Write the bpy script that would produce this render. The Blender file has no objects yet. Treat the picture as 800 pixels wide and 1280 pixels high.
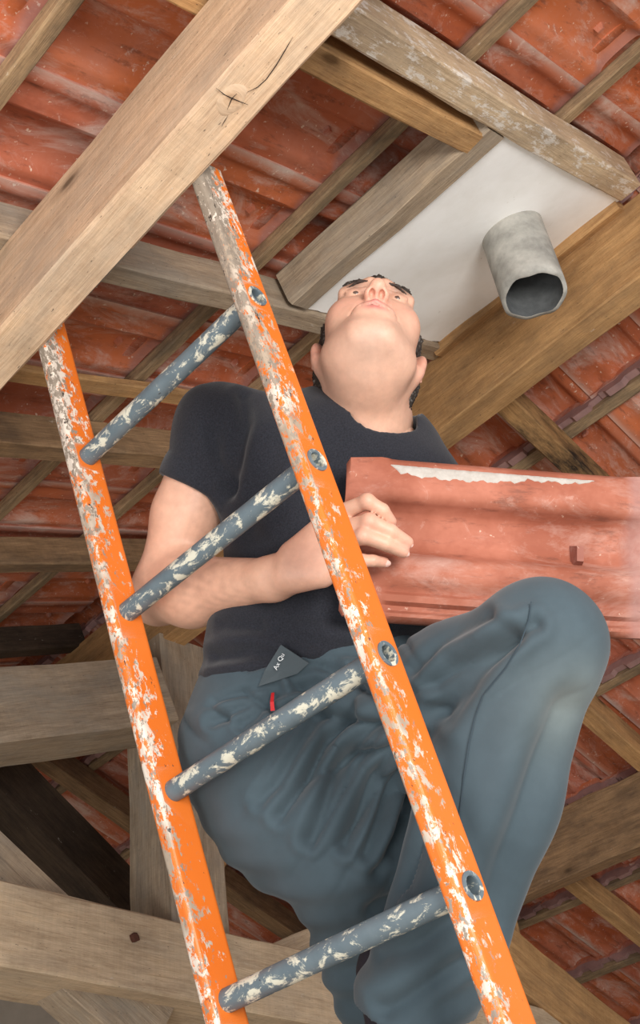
import bpy, math, random
import numpy as np
from mathutils import Vector, Matrix
random.seed(7); RNG = np.random.default_rng(7)
SC = bpy.context.scene
COL = SC.collection
# ------------------------------------------------------------------ camera
Z0 = 1.5                                   # eye height above the attic floor; geometry below is given relative to the eye
F = 1442.19
YAW, PIT, ROL, AL, BE = np.radians([-41.4096, 37.8172, -9.0001, 22.285, 14.553])
FW = np.array([np.cos(PIT)*np.sin(YAW), np.cos(PIT)*np.cos(YAW), np.sin(PIT)])
r0 = np.array([np.cos(YAW), -np.sin(YAW), 0]); u0 = np.cross(r0, FW)
RT = r0*np.cos(ROL)+u0*np.sin(ROL); UP = -r0*np.sin(ROL)+u0*np.cos(ROL)
cam = bpy.data.cameras.new('camera'); co = bpy.data.objects.new('camera', cam); COL.objects.link(co)
m = Matrix((RT, UP, -FW)).transposed().to_4x4(); m.translation = Vector((0, 0, Z0)); co.matrix_world = m
cam.sensor_fit = 'VERTICAL'; cam.sensor_height = 36; cam.lens = F/1280*36; cam.clip_start = .02
SC.camera = co
# ------------------------------------------------------------------ light
wd = bpy.data.worlds.new('sky'); SC.world = wd; wd.use_nodes = True
bg = wd.node_tree.nodes['Background']; bg.inputs[0].default_value = (.86, .93, 1, 1); bg.inputs[1].default_value = .75
def area(name, loc, at, size, power, col=(1, 1, 1)):
    l = bpy.data.lights.new(name, 'AREA'); l.energy = power; l.size = size; l.color = col
    o = bpy.data.objects.new(name, l); COL.objects.link(o)
    o.location = Vector(loc)+Vector((0, 0, Z0))
    o.rotation_euler = (Vector(at)-Vector(loc)).to_track_quat('-Z', 'Y').to_euler()
area('key_light', (1.0, .12, .42), (-.85, 1.1, 1.0), .8, 50, (1, .965, .92))  # unseen soft key light, standing for a flash right of the eye
area('fill_light_low', (-.3, -1.2, -.9), (-1.2, 1.2, 1.2), 1.3, 42, (1, .975, .94))  # unseen fill added to brighten the undersides
vs = SC.view_settings
vs.view_transform = 'Standard'; vs.look = 'None'; vs.gamma = 1; vs.use_curve_mapping = False; vs.exposure = 0.24
# ------------------------------------------------------------------ geometry of the place
def ray(x, y): return FW+RT*(x-400)/F+UP*(640-y)/F
def pd(x, y, d): return ray(x, y)*d
def hit(x, y, n, d): q = ray(x, y); return q*d/(np.asarray(n) @ q)
CA, SA = np.cos(AL), np.sin(AL)
X = np.array([1., 0, 0])
N1 = np.array([0, -SA, CA]); V1 = np.array([0, CA, SA])        # near slope: rises with +Y
N2 = np.array([0, SA, CA]); V2 = np.array([0, CA, -SA])        # far slope: falls with +Y
NL = np.array([0, np.cos(BE), np.sin(BE)]); VL = np.array([0, -np.sin(BE), np.cos(BE)])
D1, YR = 1.40, 1.97
D2 = D1+2*SA*YR
VR1 = (YR+D1*SA)/CA; VR2 = (YR-D2*SA)/CA                       # ridge on either slope
def s1(x, v, d): return X*x+V1*v+N1*d
def s2(x, v, d): return X*x+V2*v+N2*d
# ------------------------------------------------------------------ object helpers
ORG = {}
def reg(o, origin, parent=None):
    COL.objects.link(o) if o.name not in COL.objects else None
    ORG[o] = np.array(origin, float)
    if parent is None: o.location = Vector(origin)+Vector((0, 0, Z0))
    else: o.parent = parent; o.location = Vector(origin-ORG[parent])
def tag(o, label=None, cat=None, group=None, kind=None):
    if label: o['label'] = label
    if cat: o['category'] = cat
    if group: o['group'] = group
    if kind: o['kind'] = kind
    return o
def empty(name, origin):
    o = bpy.data.objects.new(name, None); o.empty_display_size = .1; reg(o, np.array(origin, float)); return o
def obj(name, v, f, mat, parent=None, origin=None, smooth=False, attrs=None):
    v = np.asarray(v, float)
    if origin is None: origin = ORG[parent] if parent is not None else v.mean(0)
    origin = np.asarray(origin, float)
    me = bpy.data.meshes.new(name)
    if isinstance(f, np.ndarray):
        k = f.shape[1]
        me.vertices.add(len(v)); me.vertices.foreach_set('co', (v-origin).astype(np.float32).ravel())
        me.loops.add(f.size); me.loops.foreach_set('vertex_index', f.astype(np.int32).ravel())
        me.polygons.add(len(f)); me.polygons.foreach_set('loop_start', np.arange(0, f.size, k, dtype=np.int32))
        me.update(calc_edges=True); me.validate()
    else: me.from_pydata((v-origin).tolist(), [], [list(map(int, q)) for q in f])
    if smooth: me.polygons.foreach_set('use_smooth', [True]*len(me.polygons))
    for n, (ty, a) in (attrs or {}).items():
        at = me.attributes.new(n, ty, 'POINT')
        at.data.foreach_set('vector' if ty == 'FLOAT_VECTOR' else 'color' if ty == 'FLOAT_COLOR' else 'value', np.asarray(a, np.float32).ravel())
    me.materials.append(mat)
    o = bpy.data.objects.new(name, me); reg(o, origin, parent); return o
# ------------------------------------------------------------------ materials
def nt(name, rough=.8, metal=0, spec=.3):
    m = bpy.data.materials.new(name); m.use_nodes = True; t = m.node_tree
    b = t.nodes['Principled BSDF']; b.inputs['Roughness'].default_value = rough; b.inputs['Metallic'].default_value = metal
    b.inputs['Specular IOR Level'].default_value = spec
    return m, t, b
def N(t, ty, **kw):
    n = t.nodes.new(ty)
    for k, v in kw.items():
        if k[0] == 'i' and k[1:].isdigit(): n.inputs[int(k[1:])].default_value = v
        else: setattr(n, k, v)
    return n
def L(t, a, b): t.links.new(a, b)
def noise(t, vec, scale, detail=4, rough=.6, dist=0):
    n = N(t, 'ShaderNodeTexNoise'); n.inputs['Scale'].default_value = scale; n.inputs['Detail'].default_value = detail
    n.inputs['Roughness'].default_value = rough; n.inputs['Distortion'].default_value = dist
    if vec: L(t, vec, n.inputs['Vector'])
    return n.outputs[0]
def ramp(t, fac, pts):
    r = N(t, 'ShaderNodeValToRGB'); e = r.color_ramp.elements
    while len(e) < len(pts): e.new(.5)
    for q, (p, c) in zip(e, pts): q.position = p; q.color = (*c, 1) if len(c) == 3 else c
    L(t, fac, r.inputs[0]); return r.outputs[0]
def mix(t, fac, a, b, mode='MIX'):
    n = N(t, 'ShaderNodeMix', data_type='RGBA', blend_type=mode)
    for s, v in ((n.inputs[0], fac), (n.inputs[6], a), (n.inputs[7], b)):
        if isinstance(v, (int, float)): s.default_value = v
        elif isinstance(v, tuple): s.default_value = (*v, 1)
        else: L(t, v, s)
    return n.outputs[2]
def mp(t, vec, scale):
    n = N(t, 'ShaderNodeMapping'); n.inputs['Scale'].default_value = scale; L(t, vec, n.inputs[0]); return n.outputs[0]
def bump(t, b, h, s=.3, d=.002):
    n = N(t, 'ShaderNodeBump'); n.inputs['Strength'].default_value = s; n.inputs['Distance'].default_value = d
    L(t, h, n.inputs['Height']); L(t, n.outputs[0], b.inputs['Normal'])
def srgb(r, g, b): return tuple(((c/255)/12.92 if c/255 <= .04045 else ((c/255+.055)/1.055)**2.4) for c in (r, g, b))
def BW(lo, hi): return [(lo, (0, 0, 0)), (hi, (1, 1, 1))]
def wood(name, light, dark, stain, stain_amt=.5, splash=.66, scol=(214, 204, 190)):
    m, t, b = nt(name, .82, 0, .2)
    a = N(t, 'ShaderNodeAttribute', attribute_name='gc').outputs['Vector']
    g = noise(t, mp(t, a, (2.2, 42, 42)), 2.2, 8, .7, .35)
    g2 = noise(t, mp(t, a, (14, 420, 420)), 1.6, 3, .6)
    saw = noise(t, mp(t, a, (190, 5, 5)), 1.0, 2, .5)
    mid = tuple((x+y)/2 for x, y in zip(light, dark))
    c = ramp(t, g, [(.30, dark), (.46, mid), (.62, light)])
    c = mix(t, .45, c, ramp(t, g2, [(.32, dark), (.62, light)]))
    c = mix(t, .3, c, ramp(t, saw, [(.35, (.86,)*3), (.6, (1.06,)*3)]), 'MULTIPLY')
    bl = noise(t, mp(t, a, (5, 11, 11)), 1.4, 6, .7)
    c = mix(t, .9, c, ramp(t, bl, [(.3, (.70, .68, .66)), (.52, (1, 1, 1)), (.7, (1.12, 1.1, 1.05))]), 'MULTIPLY')
    s = noise(t, mp(t, a, (3, 8, 8)), 1.5, 6, .7)
    sf = ramp(t, s, [(.45, (0, 0, 0)), (.66, (stain_amt,)*3)])
    c = mix(t, sf, c, stain)
    v = N(t, 'ShaderNodeTexVoronoi'); v.inputs['Scale'].default_value = 1.0; L(t, mp(t, a, (2.1, 5.2, 5.2)), v.inputs['Vector'])
    kf = ramp(t, v.outputs['Distance'], [(.03, (.9,)*3), (.06, (.35,)*3), (.13, (0, 0, 0))])
    c = mix(t, kf, c, tuple(.30*x for x in dark))
    sp = noise(t, mp(t, a, (40, 130, 130)), 2, 2)
    c = mix(t, ramp(t, sp, [(.70, (0, 0, 0)), (.75, (.8,)*3)]), c, (.05, .04, .032))
    pl = noise(t, mp(t, a, (12, 30, 30)), 1.3, 6, .75)
    c = mix(t, ramp(t, pl, [(splash, (0, 0, 0)), (splash+.06, (.6,)*3)]), c, srgb(*scol))
    L(t, c, b.inputs['Base Color']); bump(t, b, g, .5, .004); return m
W_TAN = wood('pine_tan', srgb(222, 192, 160), srgb(176, 142, 112), srgb(158, 148, 134), .4)
W_HONEY = wood('pine_honey', srgb(204, 162, 112), srgb(150, 108, 68), srgb(112, 90, 70), .5)
W_GREY = wood('pine_grey', srgb(186, 166, 142), srgb(126, 108, 90), srgb(146, 140, 130), .5)
W_BROWN = wood('pine_brown', srgb(170, 138, 104), srgb(106, 82, 60), srgb(84, 72, 62), .6)
W_DARK = wood('pine_dark', srgb(92, 76, 62), srgb(52, 42, 35), srgb(40, 34, 30), .6)
W_PALE = wood('pine_pale', srgb(214, 190, 160), srgb(164, 138, 110), srgb(160, 146, 128), .4)
W_BATTEN = wood('batten_pine', srgb(178, 150, 116), srgb(104, 84, 64), srgb(84, 76, 66), .7)
W_SPLASH = wood('pine_splashed', srgb(218, 194, 162), srgb(166, 138, 108), srgb(150, 136, 120), .45, .53, (238, 234, 228))
W_SIDE = wood('pine_grey_side', srgb(170, 162, 146), srgb(130, 120, 104), srgb(150, 148, 138), .6)  # greyer tone for the -Y face of the big purlin
W_CHAR = wood('pine_blackened', srgb(198, 156, 106), srgb(140, 102, 66), srgb(34, 31, 30), .95)
def terracotta(name, held=False):
    m, t, b = nt(name, .72, 0, .25)
    o = N(t, 'ShaderNodeObjectInfo'); tc = N(t, 'ShaderNodeTexCoord').outputs['Object']
    add = N(t, 'ShaderNodeVectorMath', operation='ADD'); L(t, tc, add.inputs[0])
    sc = N(t, 'ShaderNodeVectorMath', operation='SCALE'); sc.inputs[0].default_value = (13, 7, 5); L(t, o.outputs['Random'], sc.inputs['Scale']); L(t, sc.outputs[0], add.inputs[1])
    p = add.outputs[0]
    base = ramp(t, o.outputs['Random'], [(0, srgb(174, 90, 58)), (.3, srgb(194, 106, 62)), (.55, srgb(174, 96, 72)), (.8, srgb(202, 112, 66)), (1, srgb(162, 84, 62))])
    if held: base = mix(t, 1., (0, 0, 0), srgb(148, 86, 66))
    c = mix(t, ramp(t, noise(t, p, 7, 5, .65), [(.42, (0, 0, 0)), (.7, (.65,)*3)]), base, srgb(194, 128, 106))
    c = mix(t, ramp(t, noise(t, mp(t, p, (1, .35, 1)), 16, 5, .7), [(.5, (0, 0, 0)), (.72, (.6,)*3)]), c, srgb(132, 70, 54))
    c = mix(t, ramp(t, noise(t, mp(t, p, (1, .4, 1)), 9, 7, .75, .6), [(.50, (0, 0, 0)), (.68, (.72 if not held else .35,)*3)]), c, srgb(212, 188, 176))
    c = mix(t, ramp(t, noise(t, p, 70, 3, .6), [(.66 if not held else .70, (0, 0, 0)), (.71 if not held else .75, (.8 if not held else .5,)*3)]), c, srgb(226, 200, 180))
    c = mix(t, ramp(t, noise(t, mp(t, p, (1, .25, 1)), 40, 6, .75), [(.56, (0, 0, 0)), (.66, (.5,)*3)]), c, srgb(96, 60, 50))
    c = mix(t, ramp(t, noise(t, p, 28, 8, .8, .8), [(.58, (0, 0, 0)), (.66, (.55 if not held else .22,)*3)]), c, srgb(214, 186, 172))
    # the head end fired purple-grey
    hd = N(t, 'ShaderNodeAttribute', attribute_name='hd').outputs['Fac']
    c = mix(t, hd, c, mix(t, noise(t, p, 24, 4), srgb(122, 98, 98), srgb(184, 142, 134)))
    mo = N(t, 'ShaderNodeAttribute', attribute_name='mortar').outputs['Fac']
    c = mix(t, mo, c, srgb(214, 208, 198))
    L(t, c, b.inputs['Base Color']); bump(t, b, noise(t, mp(t, p, (1, .3, 1)), 60, 4), .25, .001); return m
TERRA = terracotta('terracotta'); TERRA_HELD = terracotta('terracotta_held', True)
def paint_orange():
    m, t, b = nt('orange_paint', .42, 0, .45)
    tc = N(t, 'ShaderNodeTexCoord').outputs['Object']
    a = N(t, 'ShaderNodeAttribute', attribute_name='gc').outputs['Vector']
    wr = N(t, 'ShaderNodeAttribute', attribute_name='wear').outputs['Fac']
    n1 = noise(t, mp(t, a, (17, 30, 30)), 2.2, 8, .75, .3); n2 = noise(t, mp(t, a, (24, 40, 40)), 2.6, 7, .75); n3 = noise(t, mp(t, a, (30, 60, 60)), 1.7, 4, .7)
    def thr(n, k):
        s = N(t, 'ShaderNodeMath', operation='MULTIPLY_ADD'); L(t, wr, s.inputs[0]); s.inputs[1].default_value = k; L(t, n, s.inputs[2]); return s.outputs[0]
    c = mix(t, noise(t, a, 3), srgb(204, 98, 24), srgb(218, 116, 40))
    c = mix(t, ramp(t, thr(n1, .21), BW(.675, .695)), c, mix(t, ramp(t, noise(t, a, 7, 3), BW(.42, .58)), srgb(160, 144, 126), srgb(212, 200, 186)))
    c = mix(t, ramp(t, thr(n2, .20), BW(.715, .725)), c, mix(t, n3, srgb(110, 96, 84), srgb(160, 150, 136)))
    c = mix(t, ramp(t, thr(n3, .08), BW(.73, .74)), c, srgb(58, 50, 46))
    L(t, c, b.inputs['Base Color']); bump(t, b, n1, .25, .001); return m
ORANGE = paint_orange()
def paint_grey():
    m, t, b = nt('grey_paint', .5, .1, .4)
    a = N(t, 'ShaderNodeAttribute', attribute_name='gc').outputs['Vector']
    c = mix(t, noise(t, a, 30), srgb(76, 90, 98), srgb(112, 124, 130))
    c = mix(t, ramp(t, noise(t, mp(t, a, (12, 20, 20)), 2.6, 7, .72, .5), BW(.525, .58)), c, srgb(206, 202, 184))
    c = mix(t, ramp(t, noise(t, mp(t, a, (30, 40, 40)), 2.6, 4, .7), BW(.68, .71)), c, srgb(60, 66, 70))
    L(t, c, b.inputs['Base Color']); return m
GREY = paint_grey()
def plain(name, c, rough=.7, c2=None, scale=30, bs=0, metal=0, spec=.3):
    m, t, b = nt(name, rough, metal, spec); tc = N(t, 'ShaderNodeTexCoord').outputs['Object']
    n = noise(t, tc, scale, 5, .65); L(t, mix(t, n, c, c2 or tuple(.85*x for x in c)), b.inputs['Base Color'])
    if bs: bump(t, b, n, bs, .004)
    return m
def plaster():
    m, t, b = nt('white_plaster', .9, 0, .1); tc = N(t, 'ShaderNodeTexCoord').outputs['Object']
    n = noise(t, tc, 9, 7, .6, .1); c = ramp(t, n, [(.3, srgb(246, 244, 240)), (.6, srgb(255, 254, 252))])
    c = mix(t, ramp(t, noise(t, tc, 26, 5, .7), [(.68, (0, 0, 0)), (.74, (.55,)*3)]), c, srgb(176, 166, 150))
    L(t, c, b.inputs['Base Color']); bump(t, b, n, .25, .006); return m
PLASTER = plaster()
CEMENT = plain('fibre_cement', srgb(76, 76, 74), .85, srgb(222, 218, 208), 18, .5)
SOOT = plain('sooty_cement', srgb(58, 60, 62), .95, srgb(120, 122, 122), 30, .4)
RUST = plain('rust', srgb(96, 58, 44), .9, srgb(70, 44, 36), 120, .4)
DARKM = plain('dark_crack', srgb(40, 30, 24), .95)
SOIL = plain('floor_boards', srgb(214, 204, 188), .9, srgb(176, 164, 146), 6)
WALLM = plain('lime_wall', srgb(196, 188, 174), .95, srgb(160, 150, 136), 8, .4)
def vcol(name, rough, spec, nscale, namt, bscale=0, bstr=0, sss=0, sheen=0):
    m, t, b = nt(name, rough, 0, spec); c = N(t, 'ShaderNodeAttribute', attribute_name='col').outputs['Color']
    tc = N(t, 'ShaderNodeTexCoord').outputs['Object']
    n = noise(t, tc, nscale, 5, .65)
    c = mix(t, namt, c, ramp(t, n, [(.3, (.55,)*3), (.7, (1.3,)*3)]), 'MULTIPLY')
    L(t, c, b.inputs['Base Color'])
    if bstr: bump(t, b, noise(t, tc, bscale, 3), bstr, .001)
    if sss: b.inputs['Subsurface Weight'].default_value = sss; b.inputs['Subsurface Radius'].default_value = (1, .35, .2); b.inputs['Subsurface Scale'].default_value = .008
    if sheen: b.inputs['Sheen Weight'].default_value = sheen; b.inputs['Sheen Roughness'].default_value = .5
    return m
SKIN = vcol('skin', .48, .35, 60, .22, 300, .12, .12)
SHIRT = vcol('black_jersey', .95, .1, 420, .9, 420, .35, 0, .15)
PANTS = vcol('slate_softshell', .8, .2, 14, .28, 700, .06, 0, .12)
HAIR = vcol('dark_hair', .6, .3, 260, .7, 400, .8)
BOOT = plain('boot_leather', srgb(34, 34, 44), .7, srgb(24, 24, 30), 60)
RED = plain('red_cord', srgb(196, 40, 44), .6)
WHITEINK = plain('white_ink', srgb(214, 216, 216), .7)
# ------------------------------------------------------------------ timbers
BID = [0]
def timber(name, a, b, w, h, up, mat, parent=None, origin=None, jit=.003, cham=.004, seg=.12, mat2=None, wear2=None):
    """bar from a to b; h along up, w across; a, b are on its centre line"""
    a, b, up = (np.asarray(q, float) for q in (a, b, up))
    d = b-a; ln = np.linalg.norm(d); d = d/ln; up = up-d*(up @ d); up /= np.linalg.norm(up); sd = np.cross(d, up)
    n = max(2, int(ln/seg)); c = min(cham, .2*min(w, h))
    ring = [(-w/2+c, -h/2), (w/2-c, -h/2), (w/2, -h/2+c), (w/2, h/2-c), (w/2-c, h/2), (-w/2+c, h/2), (-w/2, h/2-c), (-w/2, -h/2+c)]
    BID[0] += 1; rg = np.random.default_rng(BID[0]*13)
    off = rg.uniform(-20, 20, 3); v = []; g = []
    bow = np.cumsum(rg.normal(0, jit*.35, (n+1, 2)), 0); bow -= np.linspace(0, 1, n+1)[:, None]*bow[-1]
    for i in range(n+1):
        for (p, q) in ring:
            jj = rg.normal(0, jit*.35, 2) if 0 < i < n else (0, 0)
            v.append(a+d*ln*i/n+sd*(p+bow[i, 0]+jj[0])+up*(q+bow[i, 1]+jj[1])); g.append(off+np.array((ln*i/n, p, q)))
    f = [[i*8+k, i*8+(k+1) % 8, i*8+8+(k+1) % 8, i*8+8+k] for i in range(n) for k in range(8)]
    f += [[7-k for k in range(8)], [n*8+k for k in range(8)]]
    o = obj(name, v, f, mat, parent, origin if origin is not None or parent is not None else a, attrs={'gc': ('FLOAT_VECTOR', g)})
    return o
# ------------------------------------------------------------------ roof: battens and tiles
TW, COVER, T0 = .263, .2385, .012
PROF = [(0, .010), (.035, .010), (.045, .003), (.10, .005), (.15, .003), (.20, .000), (.235, .004), (.265, .017), (.31, .025), (.38, .028), (.48, .029), (.57, .027), (.62, .021), (.655, .006), (.69, .001), (.75, .007), (.81, .010), (.865, .006), (.895, -.002), (.94, -.003), (1, -.003)]
HPROF = [(0, .016), (.03, .007), (.05, .007), (.07, .015), (.10, .016), (.12, .007), (.16, .006), (.18, .012), (.205, .010), (.235, .001), (.30, -.002), (.36, .001), (.40, .010), (.43, .028), (.47, .040), (.55, .044), (.65, .043), (.70, .034), (.725, .012), (.75, -.001), (.79, -.006), (.86, -.006), (.93, 0), (.97, .006), (1, .015)]
def tile_mesh(name, W, LN, mat, held=False, flange=True):
    PR = HPROF if held else PROF
    us = np.array([p[0] for p in PR]); zs = np.array([p[1] for p in PR]); n = len(us)
    flat = .35*zs+.65*.002
    rows = [(0, 0), (.03, .0), (.05, 1), (LN-.055, 1), (LN-.03, .92), (LN-.014, .55), (LN-.003, .25), (LN, .1)]
    if held: rows = [(0, 0), (.005, 0), (.050, 0), (.058, .25), (.066, .75), (.075, 1), (.2, 1), (.3, 1), (LN-.05, 1), (LN-.034, .8), (LN-.02, .3), (LN-.01, 0), (LN, 0)]
    v = []; f = []; hd = []; mo = []
    th = np.where(us > .88, .008, T0) if not held else np.full(n, .011)
    for y, k in rows:
        base = zs*k+flat*(1-k)
        ins = (.012 if y == 0 else .004 if y == .005 else 0) if held else 0
        uw = ins+us*(W-2*ins)
        for i in range(n): v.append((uw[i], y, base[i]-(.004 if held and y < .004 else 0)*-1)); hd.append(.0 if y < LN-.02 else .5); mo.append((.4 if us[i] > .98 else .08 if us[i] > .93 else 0) if not held else 0)
        for i in range(n): v.append((uw[i], y, max(base[i], zs[i] if not held else base[i])+th[i])); hd.append(0); mo.append(0)
    R = len(rows)
    for r in range(R-1):
        o, p = r*2*n, (r+1)*2*n
        for i in range(n-1):
            f.append([o+i, p+i, p+i+1, o+i+1]); f.append([o+n+i, o+n+i+1, p+n+i+1, p+n+i])
        f.append([o, o+n, p+n, p]); f.append([o+n-1, p+n-1, p+2*n-1, o+2*n-1])
    for i in range(n-1):
        f.append([i, i+1, n+i+1, n+i]); o = (R-1)*2*n; f.append([o+i, o+n+i, o+n+i+1, o+i+1])
    nbody = len(f)
    if flange:      # head flange with two hooks
        fl = [(.0, -.004), (.05, -.010), (.14, -.012), (.15, -.026), (.36, -.028), (.40, -.016), (.55, -.014), (.60, -.027), (.80, -.026), (.84, -.012), (.90, -.010)]
        zi = np.interp([a for a, _ in fl], us, flat)
        o = len(v); ya, yb = LN-.024, LN-.002
        for (a, zb), zt in zip(fl, zi):
            for y, z in ((ya, zt+.012), (ya, zb), (yb, zb), (yb, zt+.005)): v.append((a*W, y, z)); hd.append(1); mo.append(0)
        for i in range(len(fl)-1):
            p = o+i*4
            for k in range(4): f.append([p+k, p+(k+1) % 4, p+4+(k+1) % 4, p+4+k])
        f.append([o, o+3, o+2, o+1]); p = o+(len(fl)-1)*4; f.append([p, p+1, p+2, p+3])
    # lug on the pan
    o = len(v); cx, cy, z1 = (.47 if not held else .50)*W, LN-.095, .032 if not held else .046
    for (sx, sy, z) in ((-1, -1, z1), (1, -1, z1), (1, 1, z1), (-1, 1, z1), (-.65, -.5, z1-(.017 if not held else .028)), (.65, -.5, z1-(.017 if not held else .028)), (.65, .6, z1-(.017 if not held else .028)), (-.65, .6, z1-(.017 if not held else .028))):
        v.append((cx+sx*(.011 if not held else .017), cy+sy*(.006 if not held else .009), z)); hd.append(.25); mo.append(0)
    for q in ((4, 7, 6, 5), (0, 4, 5, 1), (1, 5, 6, 2), (2, 6, 7, 3), (3, 7, 4, 0)): f.append([o+k for k in q])
    v = np.array(v)
    if not held: v[:, 2] += .005+.015*(1-v[:, 1]/LN)
    me = bpy.data.meshes.new(name); me.from_pydata(v.tolist(), [], f); me.materials.append(mat)
    for nme, a in (('hd', hd), ('mortar', mo)):
        at = me.attributes.new(nme, 'FLOAT', 'POINT'); at.data.foreach_set('value', a)
    import bmesh
    bm = bmesh.new(); bm.from_mesh(me); bmesh.ops.recalc_face_normals(bm, faces=bm.faces)
    for e in bm.edges: e.smooth = e.calc_face_angle(3) < .75
    for q in bm.faces: q.smooth = True
    bm.to_mesh(me); bm.free()
    return me
TILE1 = tile_mesh('near_roof_tile', TW, .450, TERRA, flange=False)
TILE2 = tile_mesh('far_roof_tile', TW, .490, TERRA)
def roof(label, S, u, vv, n, d, heads, xa, xb, x0, ridge_v):
    root = tag(empty('ceiling', S(xa, heads[0], d)), label, 'ceiling', kind='structure')
    for hv in heads[:]:
        lo, hi = min(xa, xb)-.1, max(xa, xb)+.1
        if abs(hv-ridge_v) > .1:
            timber('batten', S(lo, hv, d+.014), S(hi, hv, d+.014), .036, .028, n, W_BATTEN, root, S(lo, hv, d), jit=.0015)
    k = 0; TILE = TILE1 if S is s1 else TILE2; TL = .450 if S is s1 else .490
    sgn = 1 if vv @ V1 > .9 else -1          # v grows up the slope on side one, down on side two
    for hv in heads:
        top = hv+(.004 if S is s1 else -.040)
        scl = 1.
        if sgn*(top-ridge_v) > -.02: scl = max(.3, 1-abs(top-ridge_v+.02*sgn)/TL); top = ridge_v-sgn*.02
        nx = int(abs(xb-xa)/COVER)
        for i in range(nx):
            k += 1
            x = x0-COVER*i*(1 if sgn > 0 else 1)
            o = bpy.data.objects.new('roof_tile', TILE); COL.objects.link(o); o.parent = root
            jx, jv, jr = random.uniform(-.003, .003), random.uniform(-.005, .005), random.uniform(-.006, .006)
            org = S(x+jx, top+jv-sgn*TL*scl, d+.028)
            up = vv*sgn
            M = Matrix((u, up, n)).transposed() @ Matrix.Rotation(jr, 3, 'Z')
            M = M @ Matrix.Diagonal((1, scl, 1))
            o.matrix_local = Matrix.Translation(Vector(org-ORG[root])) @ M.to_4x4()
    return root
H1 = [.706, 1.106, 1.506, 1.905, 2.307, 2.70]
roof('underside of the near red tile roof slope on battens above the ladder', s1, X, V1, N1, D1, H1, .75, -4.2, .75-TW+.0035-.0, VR1)
H2 = [1.435+.431*k-.431 for k in range(0, 9)]
roof('underside of the far red tile roof slope beyond the ridge beam', s2, -X, V2, N2, D2, H2, .9, -4.4, .9, VR2)
for i in range(11):                                             # half-round ridge tiles outside
    x = .9-i*.48; v = []; f = []
    for j in range(2):
        for k in range(9):
            a = math.pi*k/8
            for r in (.21, .195): v.append(s1(x-j*.50, VR1, D1+.005-.012*j)+np.array((0, r*math.cos(a), r*math.sin(a)*.8)))
    for k in range(8):
        a, b = k*2, 18+k*2
        f += [[a, a+2, b+2, b], [a+1, b+1, b+3, a+3], [a, a+1, a+3, a+2], [b, b+2, b+3, b+1]]
    f += [[0, 18, 19, 1], [16, 17, 35, 34]]
    o = obj('ridge_tile', v, f, TERRA, bpy.data.objects['ceiling'])
# ------------------------------------------------------------------ rafters
DR = .09
def rafter1(x, label, w=.052, va=.3, vb=None, mat=W_BROWN, dd=DR):
    vb = VR1-.03 if vb is None else vb
    o = timber('rafter', s1(x-w/2, va, D1-dd/2), s1(x-w/2, vb, D1-dd/2), w, dd, N1, mat)
    return tag(o, label, 'rafter', 'rafters of the near slope')
rafter1(-1.168, 'grey-brown rafter running under the tiles to the corner of the plaster panel', .056, mat=W_GREY)
rafter1(-1.765, 'brown rafter under the tiles, second out from the plaster panel', .062)
rafter1(-2.338, 'brown rafter under the tiles just above the elbow of the man', .058, mat=W_BROWN)
rafter1(-2.92, 'dark grey rafter lowest above the sloping truss timber', .06, mat=W_DARK)
rafter1(-1.592, 'thin shallow lath between two rafters under the near tiles', .05, mat=W_HONEY, dd=.02)
rafter1(-.0, 'rafter of the near slope beyond the plaster panel on the open side', .055)
rafter1(-3.5, 'rafter of the near slope farthest past the truss', .06, mat=W_DARK)
def rafter2(x, label, w=.055, mat=W_HONEY, vb=5.0):
    o = timber('rafter', s2(x-w/2, VR2+.05, D2-DR/2), s2(x-w/2, vb, D2-DR/2), w, DR, N2, mat)
    return tag(o, label, 'rafter', 'rafters of the far slope')
rafter2(-1.147, 'honey coloured rafter with a blackened side, meeting the ridge beam', .062, W_CHAR)
rafter2(-1.736, 'honey coloured rafter crossing the far tiles beside the knee', .066)
rafter2(-2.366, 'honey coloured rafter coming out under the low purlin', .058)
rafter2(-2.95, 'rafter of the far slope behind the king post', .06, W_BROWN)
rafter2(-3.55, 'rafter of the far slope seen in the gap left of the king post', .08, W_BROWN)
rafter2(-.55, 'rafter of the far slope over the open side', .06)
# ------------------------------------------------------------------ purlins and ridge beam
def yzbeam(name, y0, y1, z0, z1, xa, xb, mat, **kw):
    return timber(name, (xa, (y0+y1)/2, (z0+z1)/2), (xb, (y0+y1)/2, (z0+z1)/2), y1-y0, z1-z0, (0, 0, 1), mat, **kw)
YA0, YA1, ZA0, ZA1 = .633, .711, 1.452, 1.672
beamA = yzbeam('purlin', YA0, YA1, ZA0, ZA1, -4.2, .9, W_TAN, jit=.0025, cham=.006)
beamA.data.materials.append(W_SIDE)
for q in beamA.data.polygons:
    if q.normal.y < -.8: q.material_index = 1
tag(beamA, 'large pale purlin with a cracked knot, the ladder leaning on it', 'beam')
yr0 = 1.945; zr = yr0*1.0205
ridge = yzbeam('ridge_beam', yr0, yr0+.085, zr, zr+.235, -4.2, .9, W_HONEY)
tag(ridge, 'honey brown ridge beam running beside the plaster panel', 'beam')
kp = D2-DR; yp = kp/(SA+CA*.4638)
p2 = yzbeam('purlin', yp, yp+.08, yp*.395, yp*.4638, -4.2, .9, W_BROWN)
tag(p2, 'brown purlin carrying the far rafters, below the bent knee', 'beam')
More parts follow.
